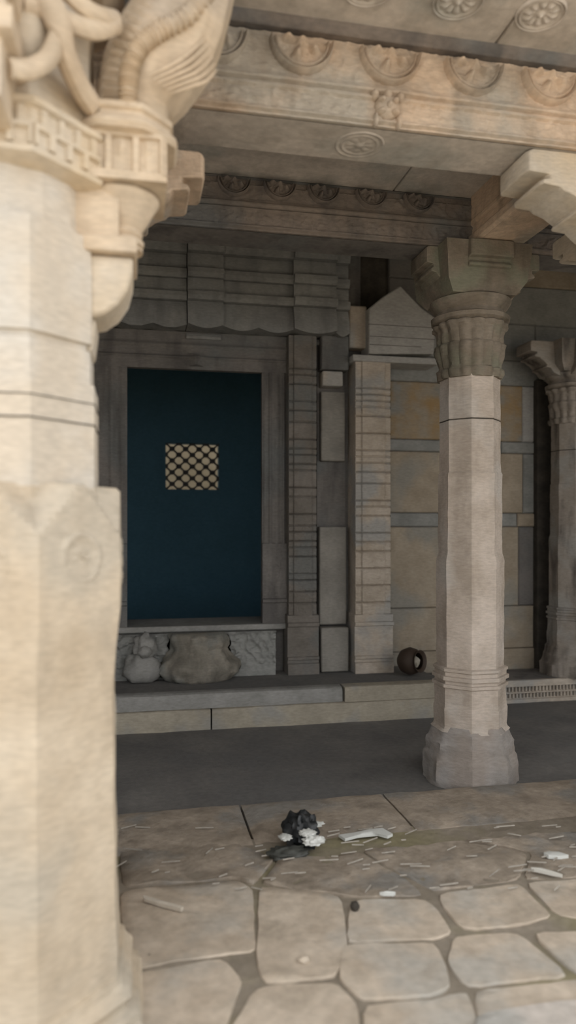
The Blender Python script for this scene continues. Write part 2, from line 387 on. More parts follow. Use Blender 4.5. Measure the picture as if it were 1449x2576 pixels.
# quarter-round corbel
poly = [(xx(225), zz(800)), (xx(262), zz(790)), (xx(296), zz(765)), (xx(322), zz(725)), (xx(334), zz(680)), (xx(336), zz(642)), (xx(200), zz(642)), (xx(200), zz(800))]
br.prism([(p[0], p[1]) for p in poly], 'y', BY-.10, BY+.12)
br.prism([(xx(200), zz(800)), (xx(243), zz(800)), (xx(232), zz(885)), (xx(200), zz(885))], 'y', BY-.08, BY+.10)
corbel = br.build('corbel', M['creamgrey'], t, bev=.012)
br = MB()
br.box(xx(150), xx(345), BY-.13, BY+.13, zz(640), zz(600)); br.box(xx(150), xx(300), BY-.10, BY+.12, zz(600), zz(440))
br.build('bracket_root', M['cream'], t, bev=.006)
br = MB()
lathe(br, BX, BY, [(zz(604), .066), (zz(598), .066), (zz(594), .056), (zz(588), .068), (zz(578), .070), (zz(570), .056), (zz(566), .062), (zz(558), .066), (zz(552), .060), (zz(530), .078), (zz(500), .098), (zz(482), .112), (zz(474), .118), (zz(468), .118)], n=16, seg=3, dz=.012, wob=.001, rnd=.8)
lathe(br, BX, BY, [(zz(470), .100), (zz(452), .108)], n=8, seg=4, dz=.012, wob=.001)
br.build('pendant_bowl', M['cream'], t, ang=40)
br = MB()
x0, x1 = BX-.118, BX+.125; y0, y1 = BY-.13, BY+.13; z0, z1 = zz(452), zz(340)
for O, U, N, w in (((x0, y0, z0), (1, 0, 0), (0, -1, 0), x1-x0), ((x1, y0, z0), (0, 1, 0), (1, 0, 0), y1-y0), ((x1, y1, z0), (-1, 0, 0), (0, 1, 0), x1-x0)):
    def f(u, v, w=w):
        H = z1-z0; q = rep(u+.003, w/3)/(w/3)
        h = 0
        if v < H*.12 or v > H*.86: h = .010
        elif q < .14 or q > .9: h = .012
        else: h = -.006+.014*gz(q-.5, .16)*(.5+.5*cos(v*70))
        return h+.002*vnoise(u, v, 40)
    relief(br, O, U, (0, 0, 1), N, w, z1-z0, 60, 48, f, .05)
br.box(x0-.012, x1+.012, y0-.012, y1+.012, z0-.012, z0+.002)
br.box(x0+.008, x1-.008, y0+.008, y1-.008, z0+.002, z1-.002)
br.build('carved_box', M['cream'], t, ang=30)
br = MB()
lathe(br, BX, BY, [(zz(348), .135), (zz(343), .168), (zz(332), .176), (zz(318), .170), (zz(304), .152), (zz(296), .150), (zz(290), .160), (zz(276), .158), (zz(268), .13)], n=8, seg=4, dz=.012, wob=.003, rnd=.25)
br.build('bracket_abacus', M['cream'], t, ang=35)
# swelling scroll that springs from the abacus up to the ceiling
cl = [(332, 285, 88), (338, 240, 92), (362, 185, 108), (400, 120, 118), (440, 55, 118), (468, -20, 112), (482, -90, 115), (490, -170, 130)]
c3 = curve([(xx(a), BY, zz(b_, BY-.06, a)) for a, b_, w in cl], 14); ww = curve([(w, 0, 0) for a, b_, w in cl], 14)
br = MB(); rows = []
for i, p in enumerate(c3):
    d = (c3[min(len(c3)-1, i+1)]-c3[max(0, i-1)]).normalized(); nrm = Vector((d.z, 0, -d.x)); hw = ww[i].x*.00127; row = []
    tt = i/(len(c3)-1)
    for k in range(64):
        th = 2*pi*k/64; cx_, cy_ = cos(th), sin(th)
        ex = (abs(cx_)**.7)*(1 if cx_ > 0 else -1); ey = (abs(cy_)**.7)*(1 if cy_ > 0 else -1)
        rg = 0
        if cx_ > -.2: rg = .007*max(0, sin(th*9+tt*9))*min(1, tt*4)     # feather grooves along the belly
        if -.75 < cx_ < -.2: rg = .007*sin(tt*150)*(1-tt*.4)             # ringed spine
        q = 1+rg/.12
        row.append(p+nrm*(hw*ex*q)+Vector((0, 1, 0))*((.105+.03*min(1, tt*3))*ey*(1+rg/.1)))
    rows.append(row)
br.grid(rows, None, closed=True); br.cap(rows[0], None, True); br.cap(rows[-1])
sc = br.build('scroll', M['cream'], t, ang=60)
br = MB()   # raised feather sheaf on the belly of the scroll
for j in range(6):
    a0 = curve([pq(376+j*11, 190+j*9, BY-.155), pq(420+j*11, 170+j*10, BY-.165), pq(468+j*10, 140+j*13, BY-.155), pq(520+j*5, 92+j*17, BY-.115)], 6)
    tube(br, a0, [.002+.0035*sin(pi*i/(len(a0)-1)) for i in range(len(a0))], 8, 1)
sub(br, 'feather_relief', M['cream'], sc)
br = MB()   # ringed trunk running down the left of the scroll
c = curve([pq(322, 275, BY-.13), pq(322, 220, BY-.145), pq(328, 170, BY-.15), pq(350, 120, BY-.155), pq(400, 80, BY-.15), pq(470, 40, BY-.14), pq(520, -20, BY-.13)], 22)
tube(br, c, [.026+.006*sin(i*1.45) for i in range(len(c))], 12, 1)
sub(br, 'ringed_trunk', M['cream'], sc, ang=70)
# smaller bracket on the front side
br = MB()
fx, fy = PX-.035, PY-.36
def zf(py): return EYE+(HOR-py)*2.05/F
lathe(br, fx, fy, [(zf(350), .09), (zf(345), .105), (zf(215), .105), (zf(212), .12), (zf(205), .135), (zf(155), .137), (zf(150), .12), (zf(100), .11), (zf(90), .13), (zf(40), .14)], n=4, seg=8, dz=.015, wob=.003)
br.box(fx-.08, fx+.08, fy, PY-.2, zf(340), zf(100))
br.build('front_bracket', M['cream'], t, bev=.004)

# ------------------------------------------------------------------ beams
ZB = 3.165; ZC = 3.53; ZC2 = 3.47
def beam(name, label, y0, y1, x0, x1, ztop, mats, meds, medr, lot, z_med=.305, face=None, cat='beam'):
    t = thing(name, label, cat, ((x0+x1)/2, (y0+y1)/2, ZB))
    H = ztop-ZB
    b = MB(); b.box(x0, x1, y0, y1, ZB, ztop+.02); b.build('core', mats[1], t, bev=.006)
    b = MB(); w = x1-x0
    def f(u, v):
        if v < .012: h = .012
        elif v < .022: h = .030
        elif v < .105: h = .018+.011*scroll(u, v, 17, y0)
        elif v < .118: h = .034
        elif v < .128: h = .020
        elif v < .150: h = .036+.004*sin((v-.128)*140)
        elif v < .166: h = .022
        elif v < H-.03: h = .014+.010*scroll(u, v, 13, y0+3)
        else: h = .004
        return h+.004*vnoise(u, v, 7, y0)+.0015*vnoise(u, v, 45, y0)
    relief(b, (x0, y0, ZB), (1, 0, 0), (0, 0, 1), (0, -1, 0), w, H, int(w/.009), int(H/.007), f, .01)
    cf = b.build('carved_face', mats[0], t, ang=50)
    for px in meds:                      # half-round lotus medallions hanging from the top fillet
        cxm = px; cz = ZB+z_med; mb = MB(); rows = []
        for i in range(29):
            q = i/28; row = []
            for k in range(49):
                th = pi+pi*k/48
                h = .024+.034*gz(q-.94, .035)+.026*gz(q-.80, .035)
                if q < .72: h = .022+.040*max(0, cos((th-pi)*5))*gz(q-.45, .18)+.034*gz(q, .17)+.006*vnoise(q*cos(th)*9, q*sin(th)*9, 1, px)
                if q > .985: h = 0
                row.append((cxm+q*medr*cos(th), y0-h-.004, cz+q*medr*sin(th)))
            rows.append(row)
        mb.grid(rows); mb.grid([[r[0] for r in rows], [(r[0][0], y0, r[0][2]) for r in rows]]); mb.grid([[r[-1] for r in rows], [(r[-1][0], y0, r[-1][2]) for r in rows]])
        sub(mb, 'medallion', mats[0], cf, ang=60)
    if lot is not None:                  # round lotus cut into the soffit
        mb = MB(); rows = []
        for i in range(25):
            q = i/24
            rows.append([(lot+q*.11*cos(2*pi*k/64), (y0+y1)/2+q*.11*sin(2*pi*k/64), ZB-.001-(.005*gz(q-.93, .05)+.005*gz(q-.70, .05)+.008*gz(q, .18)+.004*abs(cos(2*pi*k/64*4))*gz(q-.42, .15)) if i < 24 else ZB+.002) for k in range(64)])
        mb.grid(rows, None, closed=True); mb.build('soffit_lotus', mats[1], t, ang=60)
    if face:                             # monster mask in the lower frieze
        fx_, fz_ = face; mb = MB()
        def blob(x, z, rx, rz, ry):
            rows = [[(x+rx*cos(-pi/2+pi*i/10)*cos(2*pi*k/16), y0-.02+ry*cos(-pi/2+pi*i/10)*sin(2*pi*k/16), z+rz*sin(-pi/2+pi*i/10)) for k in range(16)] for i in range(11)]
            mb.grid(rows, None, closed=True)
        blob(fx_, fz_, .055, .05, .035); blob(fx_-.028, fz_+.018, .018, .014, .052); blob(fx_+.028, fz_+.018, .018, .014, .052); blob(fx_, fz_-.002, .014, .02, .056)
        blob(fx_-.03, fz_-.026, .022, .012, .048); blob(fx_+.03, fz_-.026, .022, .012, .048); blob(fx_-.055, fz_+.045, .018, .024, .035); blob(fx_+.055, fz_+.045, .018, .024, .035); blob(fx_, fz_+.05, .02, .022, .04)
        blob(fx_-.05, fz_-.055, .012, .03, .03); blob(fx_+.05, fz_-.055, .012, .03, .03)
        sub(mb, 'mask', mats[0], cf, ang=60)
    return t
meds1 = [P(px, 150, 2.92)[0] for px in (540, 760, 982, 1192, 1385, 1600)]
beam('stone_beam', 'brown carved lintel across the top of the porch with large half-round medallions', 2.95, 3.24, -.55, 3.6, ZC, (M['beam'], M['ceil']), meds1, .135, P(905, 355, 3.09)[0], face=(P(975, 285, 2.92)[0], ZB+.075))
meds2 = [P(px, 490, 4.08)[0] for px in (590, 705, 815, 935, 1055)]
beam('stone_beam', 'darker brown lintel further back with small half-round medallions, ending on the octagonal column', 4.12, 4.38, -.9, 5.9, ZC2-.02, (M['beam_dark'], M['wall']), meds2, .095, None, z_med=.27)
def plainbeam(name, label, x0, x1, y0, y1, z0, z1, mat):
    t = thing(name, label, 'beam', ((x0+x1)/2, (y0+y1)/2, z0))
    b = MB(); b.box(x0, x1, y0, y1, z0, z1); b.build('core', mat, t, bev=.008)
    b = MB()
    b.prism([(x0+.002, z0+.0), (x0-.02, z0+.02), (x0-.02, z0+.06), (x0+.002, z0+.075)], 'y', y0, y1)
    b.prism([(x0+.002, z0+.12), (x0-.014, z0+.125), (x0-.014, z0+.15), (x0+.002, z0+.155)], 'y', y0, y1)
    b.build('moulding', mat, t, bev=.003); return t
plainbeam('cross_beam', 'grey cross beam running from the octagonal column towards the viewer', 1.96, 2.24, 3.245, 4.115, ZB+.002, ZC, M['beam'])
# ------------------------------------------------------------------ ceiling, roof
c = MB()
xs = [-2.5, -1.2, .2, 1.48, 2.9, 4.3, 6]
for a, b_ in zip(xs, xs[1:]): c.box(a+.004, b_-.004, 1.55, 2.945, ZC, ZC+.3)
c.box(-2.5, 6, 1.5, 3.3, ZC+.012, ZC+.35)
# dark fillet along the beam
c.box(-2.5, 6, 2.86, 2.95, ZC-.03, ZC+.01, M['beam_dark']) if False else None
for i in range(9):
    y = 3.245+.98*0
for a, b_ in zip(xs, xs[1:]): c.box(a+.004, b_-.004, 3.24, 4.13, ZC2, ZC2+.3)
c.box(-2.5, 6, 3.2, 4.4, ZC2+.012, ZC2+.4)
c.box(-2.5, 6, 4.37, 8.0, 4.0, 4.3); c.box(-2.5, 6, 4.3, 4.38, 3.4, 4.3)
struct(c.build('ceiling', M['ceil'], bev=.006))
c = MB(); c.prism([(2.945, ZC+.005), (2.945, ZC-.03), (2.90, ZC-.034), (2.87, ZC-.012), (2.865, ZC+.005)], 'x', -.6, 3.6); struct(c.build('trim_1', M['beam_dark'], bev=.003))  # fillet coloured dark to carry the shadow of the junction
def lotus(x, y, r, mat):
    mb = MB(); rows = []
    for i in range(33):
        q = i/32; row = []
        for k in range(72):
            th = 2*pi*k/72
            h = .012*gz(q-.95, .04)+.010*gz(q-.80, .035)+.018*gz(q, .13)+.014*abs(cos(th*5))*gz(q-.5, .2)
            row.append((x+q*r*cos(th), y+q*r*sin(th), ZC-.002-h if i < 32 else ZC+.004))
        rows.append(row)
    mb.grid(rows, None, closed=True); o = mb.build('trim_2', mat, ang=60); struct(o); return o
for px in (725, 940, 1165, 1372): lotus(P(px, 30, 2.66)[0]-.02, 2.66, .10, M['ceil'])
# ------------------------------------------------------------------ row-two pillars (one hidden, one beyond the frame) with bracket capitals
def capital_arm(mb, cx, cy, ang, reach, z0, z1, hw, mat=None):
    n = Vector((cos(ang), sin(ang), 0)); u = Vector((-sin(ang), cos(ang), 0)); H = z1-z0
    prof = [(0, 0), (.30, .02), (.44, .09), (.50, .19), (.52, .23), (.62, .25), (.62, .29), (.60, .31), (.68, .42), (.76, .48), (.78, .52), (.90, .545), (.90, .60), (.85, .62), (.85, .68), (1, .70), (1, .97), (.97, 1), (0, 1)]
    rows = []
    for s in (-1, -.8, .8, 1):
        rows.append([Vector((cx, cy, z0))+n*(reach*(.16+.84*a)*(1 if abs(s) < .9 else .985))+u*(hw*s)+Vector((0, 0, H*b_)) for a, b_ in prof])
    mb.grid(rows, mat, closed=True); mb.cap(rows[0], mat, True); mb.cap(rows[-1], mat)
PROF = [(-.05, .272), (.11, .265), (.13, .25), (.20, .245), (.215, .235), (.27, .225), (.285, .21), (.30, .205), (.40, .205), (.42, .20), (.53, .20), (.535, .212), (.553, .212), (.556, .198), (.575, .198), (.578, .214), (.60, .214), (.603, .200), (.625, .20), (.63, .208), (.645, .208), (.652, .188)]
def pillar(name, label, cx, cy, z0=0.0, arms=(0, pi/2, pi, -pi/2), mats=None, k=1.0, reach=.54, group=None, bn=8, rch=None, az=(2.84, None)):
    mt = mats or (M['base'], M['column'], M['capital'])
    t = thing(name, label, 'pillar', (cx, cy, z0), group)
    Z = lambda z: z0+z*(ZB-z0)/ZB if z > 0 else (z0+z if z0 < .01 else z0+.001)
    b = MB(); lathe(b, cx, cy, [(Z(z), a*k) for z, a in PROF[:8]], n=bn, seg=8, dz=.02, wob=.014, rnd=.1); b.build('base', mt[0], t, ang=35)
    b = MB(); lathe(b, cx, cy, [(Z(z), a*k) for z, a in PROF[5:]], n=8, seg=6, dz=.02, wob=.004); b.build('moulded_foot', mt[1], t, ang=28)
    b = MB(); lathe(b, cx, cy, [(Z(z), a*k) for z, a in [(.64, .188), (1.29, .190), (1.315, .186), (1.335, .179), (1.35, .178), (1.82, .178), (1.835, .170), (2.14, .170), (2.143, .166), (2.149, .166), (2.152, .170), (2.41, .168)]], n=8, seg=6, dz=.03, wob=.004); b.build('shaft', mt[1], t, ang=24)
    b = MB(); lathe(b, cx, cy, [(Z(2.1435), .1685*k), (Z(2.1485), .1685*k)], n=8, seg=6); b.build('joint_line', M['gap'], t)
    b = MB()
    lathe(b, cx, cy, [(Z(z), a*k) for z, a in [(2.40, .176), (2.42, .184), (2.45, .186), (2.46, .174), (2.50, .180), (2.56, .192), (2.60, .196), (2.615, .182), (2.63, .186), (2.70, .196), (2.71, .210), (2.73, .212), (2.74, .198)]], n=16, seg=4, dz=.008, wob=.013, rnd=.6, lobes=16, amp=.09)
    b.build('carved_neck', mt[2], t, ang=50)
    b = MB()
    lathe(b, cx, cy, [(Z(z), a*k) for z, a in [(2.735, .21), (2.75, .235), (2.775, .238), (2.785, .215), (2.81, .205), (2.83, .225), (2.86, .245), (2.875, .245), (2.89, .22)]], n=16, seg=4, dz=.01, wob=.003, rnd=.7)
    lathe(b, cx, cy, [(Z(2.88), .20*k), (Z(2.95), .25*k), (ZB-.001, .27*k)], n=4, seg=6, dz=.03, wob=.003)
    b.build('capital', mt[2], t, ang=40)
    for A in arms:
        b = MB(); capital_arm(b, cx, cy, A, (rch or {}).get(A, reach)*k, Z(az[0]), az[1] or ZB-.0015, .135*k)
        b.build('bracket', mt[2], t, bev=.008)
    return t
pillar('octagonal_column', 'tall octagonal grey stone column with bracket capital standing on the edge of the paving', 2.02, 4.25, 0.0, reach=.36, rch={-pi/2: .31, 0: .40, pi: .34})
pillar('octagonal_column', 'stone column half hidden behind the nearest pillar, only its capital bracket showing', -.42, 3.10, 0.0, mats=(M['beam'],)*3, k=1.0, reach=.69, az=(2.66, 3.0))
pillar('octagonal_column', 'column just beyond the right edge, its pale bracket reaching in under the front lintel', 2.52, 3.10, 0.0, mats=(M['creamgrey'],)*3, reach=.84)
# ------------------------------------------------------------------ steps / plinth in front of the sanctum wall
def block(name, x0, x1, y0, y1, z0, z1, mat, label, rnd=.0, cat='step', group=None):
    b = MB(); m = max(3, int((x1-x0)/.06)); rows = []
    r = rnd or .012
    prof = [(y0+.02, z0), (y0, z0), (y0, z1-r), (y0+r*.3, z1-r*.3), (y0+r, z1), (y0+(y1-y0)*.5, z1), (y1, z1), (y1, z0)]
    for i in range(m+1):
        x = x0+(x1-x0)*i/m; e = .006 if i in (0, m) else 0
        rows.append([(x, y+(.007*nz(x, z, 4, 6)+e if k < 4 else 0), z+(.005*nz(x, y, 9, 5)-e if 2 < k < 6 else 0)) for k, (y, z) in enumerate(prof)])
    b.grid(rows, None, closed=True); b.cap(rows[0], None, True); b.cap(rows[-1])
    o = b.build(name, mat, None, ang=40); tag(o, label, cat, group); return o
zf_, zm = -.055, .105
x540 = P(532, 1800, Y_T)[0]; x870 = P(868, 1740, Y_T)[0]; x1062 = P(1066, 1740, Y_T)[0]
block('step_block', -1.6, x540-.006, Y_T, Y_T+.14, zf_, zm, M['step'], 'lower yellowish step stone at the left, beside the big pillar')
block('step_block', x540+.006, 2.5, Y_T-.005, Y_T+.14, zf_, zm, M['step'], 'long lower yellowish step stone below the doorway, running to the column')
block('step_block', -1.6, x870-.01, Y_T+.03, Y_T+.14, zm+.002, Z_T, M['stepgrey'], 'long rounded grey step stone in the upper course below the doorway', rnd=.035)
block('step_block', x870+.004, 2.5, Y_T+.01, Y_T+.14, zm+.002, Z_T+.002, M['step'], 'short pale squared step stone in the upper course, beside the column')
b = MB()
b.box(-1.6, 2.5, Y_T+.145, 6.455, -.055, Z_T-.004); o = b.build('floor', M['inner'], bev=.01); struct(o)  # terrace top in the dark floor colour, its shade painted in
# low carved plinth on the right
t = thing('carved_plinth', 'low stone plinth with bands of tiny lattice carving, right of the column', 'plinth', (3.6, 6.05, 0))
b = MB(); b.box(2.52, 5.9, 5.98, 6.44, -.055, .15); b.build('top_slab', M['wall'], t, bev=.006)
b = MB()
def f(u, v):
    if v < .035: return .02
    if v < .045: return .0
    if v < .085: return .012 if abs(sin(u*95)) < .75 else -.012
    if v < .098: return .02
    if v < .145: return .012 if abs(sin(u*95+.8)) < .75 else -.012
    return .03
relief(b, (2.52, 5.975, -.05), (1, 0, 0), (0, 0, 1), (0, -1, 0), 3.38, .2, 620, 40, f, .01); b.build('lattice_band', M['pil'], t, ang=35)
# ------------------------------------------------------------------ doorway and back wall
YW = 6.40
dx0, dz0 = P(320, 1576, YW-.02); dx1 = P(660, 1570, YW-.02)[0]; dz1 = P(490, 929, YW-.02)[1]
dz0 = P(490, 1572, YW)[1]
w = MB()
# wall mass round the opening
w.box(-2.5, dx0-.02, YW+.06, YW+.12, 0, 4.1); w.box(dx1+.02, 2.0, YW+.06, YW+.12, 0, 4.1); w.box(dx0-.03, dx1+.03, YW+.06, YW+.12, dz1+.02, 4.1); w.box(dx0-.03, dx1+.03, YW+.02, YW+.12, 0, dz0-.02)
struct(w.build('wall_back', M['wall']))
d = thing('door_1', 'tall dark doorway in the back wall', 'doorway', ((dx0+dx1)/2, YW, dz0)); struct(d, None)
def jamb_f(wd):
    def f(u, v):
        q = u/wd; h = .0
        for c, s, a in ((.1, .05, .02), (.3, .06, .035), (.55, .09, .02), (.8, .06, .045)): h += a*gz(q-c, s)
        if v < .72: h = .035+.014*scroll(u, v, 15, 4)-.01*gz(q-.5, .08)
        if v < .20: h = .05
        elif v < .235: h = .08
        return h+.009*scroll(u, v, 20, 2)*gz(q-.55, .2)+.003*vnoise(u, v, 30)
    return f
pz = 1.5+(1325-1690)*6.45/1860
b = MB(); relief(b, (dx1, YW, dz0-.02), (1, 0, 0), (0, 0, 1), (0, -1, 0), .24, dz1-dz0+.02, 40, 260, lambda u, v: jamb_f(.24)(u, v)*.6, .055); b.build('jamb', M['wall'], d, ang=50)
b = MB(); relief(b, (dx0-.42, YW, dz0-.02), (1, 0, 0), (0, 0, 1), (0, -1, 0), .42, dz1-dz0+.02, 60, 260, lambda u, v: jamb_f(.42)(.42-u, v)*.6, .055); b.build('jamb', M['wall'], d, ang=50)
b = MB(); relief(b, (dx0-.42, YW-.0, dz1), (1, 0, 0), (0, 0, 1), (0, -1, 0), dx1-dx0+.42+.24, .32, 200, 40,
   lambda u, v: .01+.02*gz(v-.10, .012)+.02*gz(v-.2, .02)+(.05*gz(u-(dx1-dx0)/2-.42, .05) if .03 < v < .13 else 0)+.004*vnoise(u, v, 12), .055); b.build('lintel', M['wall'], d, ang=50)
b = MB(); b.box(dx0-.42, dx1+.24, YW-.06, YW+.5, dz0-.05, dz0); b.build('threshold', M['stepgrey'], d, bev=.01)
# carved sill front and the bulging half-round stone before it
b = MB()
def f(u, v):
    h = .015+.02*gz(v-.40, .02)+.03*scroll(u, v, 9, 8)*(1 if v > .12 else .3)
    return h+.006*vnoise(u, v, 14)
sx0 = dx0-.42; b.box(sx0, dx1+.1, YW-.1, YW+.06, Z_T-.02, dz0-.05)
relief(b, (sx0, YW-.1, Z_T-.02), (1, 0, 0), (0, 0, 1), (0, -1, 0), dx1+.1-sx0, dz0-.05-Z_T+.02, 180, 48, f, .02)
b.build('carved_sill', M['wallgrey'], d, ang=50)
mx, mz = P(500, 1650, 6.25)
t = thing('doorstep_stone', 'bulging half-round carved stone below the dark doorway', 'stone', (mx, 6.28, Z_T))
b = MB(); lathe(b, mx, 6.30, [(Z_T-.02, .24), (Z_T+.015, .29), (Z_T+.07, .33), (Z_T+.13, .33), (Z_T+.2, .27), (Z_T+.25, .24), (Z_T+.30, .25), (Z_T+.36, .245), (Z_T+.385, .22)], n=16, seg=4, dz=.02, wob=.04, rnd=.6, lobes=18, amp=.04); b.v = [(v[0], min(v[1], 6.262), v[2]) for v in b.v]; b.build('body', M['doorstep'], t, ang=60)
hx, hz = P(395, 1628, 6.2)
t = thing('carved_lion_head', 'small worn carved lump with a pale highlight on the sill left of the half-round stone', 'carving', (hx, 6.2, Z_T))
b = MB()
def ball(mb, x, y, z, rx, ry, rz, mat=None, wob=0.0, n=20):
    rows = []
    for i in range(n//2+1):
        ph = -pi/2+pi*i/(n//2); row = []
        for k in range(n):
            p = Vector((cos(ph)*cos(2*pi*k/n), cos(ph)*sin(2*pi*k/n), sin(ph))); q = 1+wob*noise.noise(p*2.3+Vector((x, y, z)))
            row.append((x+rx*p.x*q, y+ry*p.y*q, z+rz*p.z*q))
        rows.append(row)
    mb.grid(rows, mat, closed=True)
ball(b, hx, 6.2, Z_T+.28, .10, .09, .11, wob=.5); ball(b, hx, 6.13, Z_T+.26, .06, .06, .05, wob=.3); ball(b, hx-.02, 6.2, Z_T+.10, .16, .11, .14, wob=.4)
b.v = [(v[0]-.10, min(v[1], 6.262), max(v[2], Z_T+.001)) for v in b.v]; b.build('body', M['stepgrey'], t, ang=70)
t.name = 'carved_lump'
# cornice over the door: stacked courses with ressauts and a scalloped drip edge
cz = lambda py: P(600, py, 6.25)[1]
cx0, cx1 = -1.8, P(880, 800, 6.2)[0]
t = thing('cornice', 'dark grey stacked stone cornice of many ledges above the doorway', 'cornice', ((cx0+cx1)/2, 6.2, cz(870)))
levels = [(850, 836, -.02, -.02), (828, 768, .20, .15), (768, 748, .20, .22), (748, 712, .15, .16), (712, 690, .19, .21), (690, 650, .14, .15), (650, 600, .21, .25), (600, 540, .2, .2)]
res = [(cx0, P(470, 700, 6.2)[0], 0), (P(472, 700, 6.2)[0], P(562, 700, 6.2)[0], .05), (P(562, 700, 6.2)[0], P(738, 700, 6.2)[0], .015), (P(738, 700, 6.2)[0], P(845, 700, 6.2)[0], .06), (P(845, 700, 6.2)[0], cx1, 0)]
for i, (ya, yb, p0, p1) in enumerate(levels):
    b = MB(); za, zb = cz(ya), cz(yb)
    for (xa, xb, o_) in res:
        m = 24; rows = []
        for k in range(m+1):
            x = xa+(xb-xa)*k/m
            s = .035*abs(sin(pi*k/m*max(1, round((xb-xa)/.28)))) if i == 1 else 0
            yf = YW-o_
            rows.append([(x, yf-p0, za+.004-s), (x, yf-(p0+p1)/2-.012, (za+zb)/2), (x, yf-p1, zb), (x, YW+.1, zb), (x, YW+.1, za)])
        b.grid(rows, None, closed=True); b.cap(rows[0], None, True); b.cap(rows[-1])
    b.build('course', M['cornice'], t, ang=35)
# pilasters
def pilaster(name, label, xa, xb, y0, zb, zt, mat, seed, plainfrom=None, dense=1.0):
    t = thing(name, label, 'pilaster', ((xa+xb)/2, y0, zb)); wd = xb-xa
    random.seed(seed); cuts = []; z = .62
    while z < zt-zb-.25: cuts.append(z); z += random.choice((.055, .08, .1, .15))/dense
    def f(u, v):
        q = u/wd; H = zt-zb
        if v < .52:                         # stepped foot
            h = .05 if v < .10 else .03 if v < .13 else .045 if v < .16 else (.025+.012*gz(q-.5, .2)) if v < .42 else .05 if v < .455 else .03
        else:
            h = .01*gz(q-.5, .4)+(.014 if .2 < q < .8 else 0)
            h += .007*scroll(u, v, 24, seed)*(1 if v < 1.3 else .45)
            for c in cuts: h -= .022*gz(v-c, .006)
        return h+.003*vnoise(u, v, 25, seed)
    b = MB(); relief(b, (xa, y0, zb), (1, 0, 0), (0, 0, 1), (0, -1, 0), wd, .52, 40, 90, f, 6.455-y0); b.build('foot', mat, t, ang=50)
    b = MB(); relief(b, (xa+.015, y0, zb+.52), (1, 0, 0), (0, 0, 1), (0, -1, 0), wd-.03, zt-zb-.52, 44, 380, lambda u, v: f(u+.015, v+.52), 6.455-y0); b.build('shaft', mat, t, ang=50)
    return t
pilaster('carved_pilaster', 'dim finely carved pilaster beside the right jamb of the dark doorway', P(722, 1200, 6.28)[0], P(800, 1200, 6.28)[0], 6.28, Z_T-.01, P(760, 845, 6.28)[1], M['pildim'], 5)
pilaster('banded_pilaster', 'tan pilaster cut by many thin horizontal grooves, left of the block wall', P(890, 1200, 6.22)[0], P(986, 1200, 6.22)[0], 6.22, Z_T-.01, P(940, 896, 6.22)[1], M['pil'], 11, dense=1.0)
# recess between them with small shelves
t = thing('niche_panel', 'narrow dim recess between the two pilasters with plain upright stone panels', 'panel', (P(840, 1400, 6.38)[0], 6.38, Z_T))
rx0, rx1 = P(800, 1200, 6.38)[0], P(892, 1200, 6.38)[0]
zr = lambda py: P(840, py, 6.36)[1]
b = MB(); b.box(rx0, rx1-.075, 6.42, 6.455, Z_T-.01, 3.4); b.build('back', M['wall'], t)
for ya, yb, yf, nm, a_, b_ in ((1685, 1575, 6.26, 'lower_block', 0, .74), (1570, 1325, 6.33, 'panel', 0, .74), (1160, 985, 6.35, 'panel', .06, .72), (975, 938, 6.28, 'corbel', .05, .6)):
    b = MB(); b.box(rx0+(rx1-rx0)*a_, rx0+(rx1-rx0)*b_, yf, 6.425, zr(ya), zr(yb)); b.build(nm, M['niche'] if nm != 'corbel' else M['pil'], t, bev=.012)
b = MB(); b.box(rx0+.005, rx1-.085, 6.27, 6.455, zr(935), zr(850)); b.build('head', M['wall'], t, bev=.012)
# gable stone above the banded pilaster
gy = 6.20
t = thing('gable_stone', 'pale whitish gable-topped stone block resting on the tan banded pilaster', 'stone block', (P(1000, 890, gy)[0], gy, P(1000, 890, gy)[1]))
b = MB(); q = [(928, 890), (1092, 890), (1097, 800), (1062, 775), (1008, 718), (965, 745), (928, 775)]
b.prism([P(x, y, gy) for x, y in q], 'y', gy, YW+.045); b.build('block', M['gable'], t, bev=.012)
for ya, x0_, x1_ in ((815, 928, 1096), (845, 930, 1094), (866, 930, 1060)):
    b = MB(); A = P(x0_, ya, gy); B = P(x1_, ya+3, gy); b.box(A[0], B[0], gy-.004, gy+.02, A[1]-.004, A[1]+.001); b.build('groove', M['wall'], t)
b = MB(); A = P(886, 905, gy); B = P(1100, 890, gy); b.box(A[0], B[0], gy-.02, YW+.045, A[1]-.012, A[1]+.045); b.build('ledge', M['gable'], t, bev=.008)
b = MB(); A = P(878, 885, 6.3); B = P(926, 770, 6.3); b.box(A[0], B[0]-.01, 6.3, YW+.045, A[1]+.04, B[1]); o = b.build('stone_block', M['pil'], None, bev=.015); tag(o, 'small dim squared stone left of the pale gable-topped block', 'stone block')
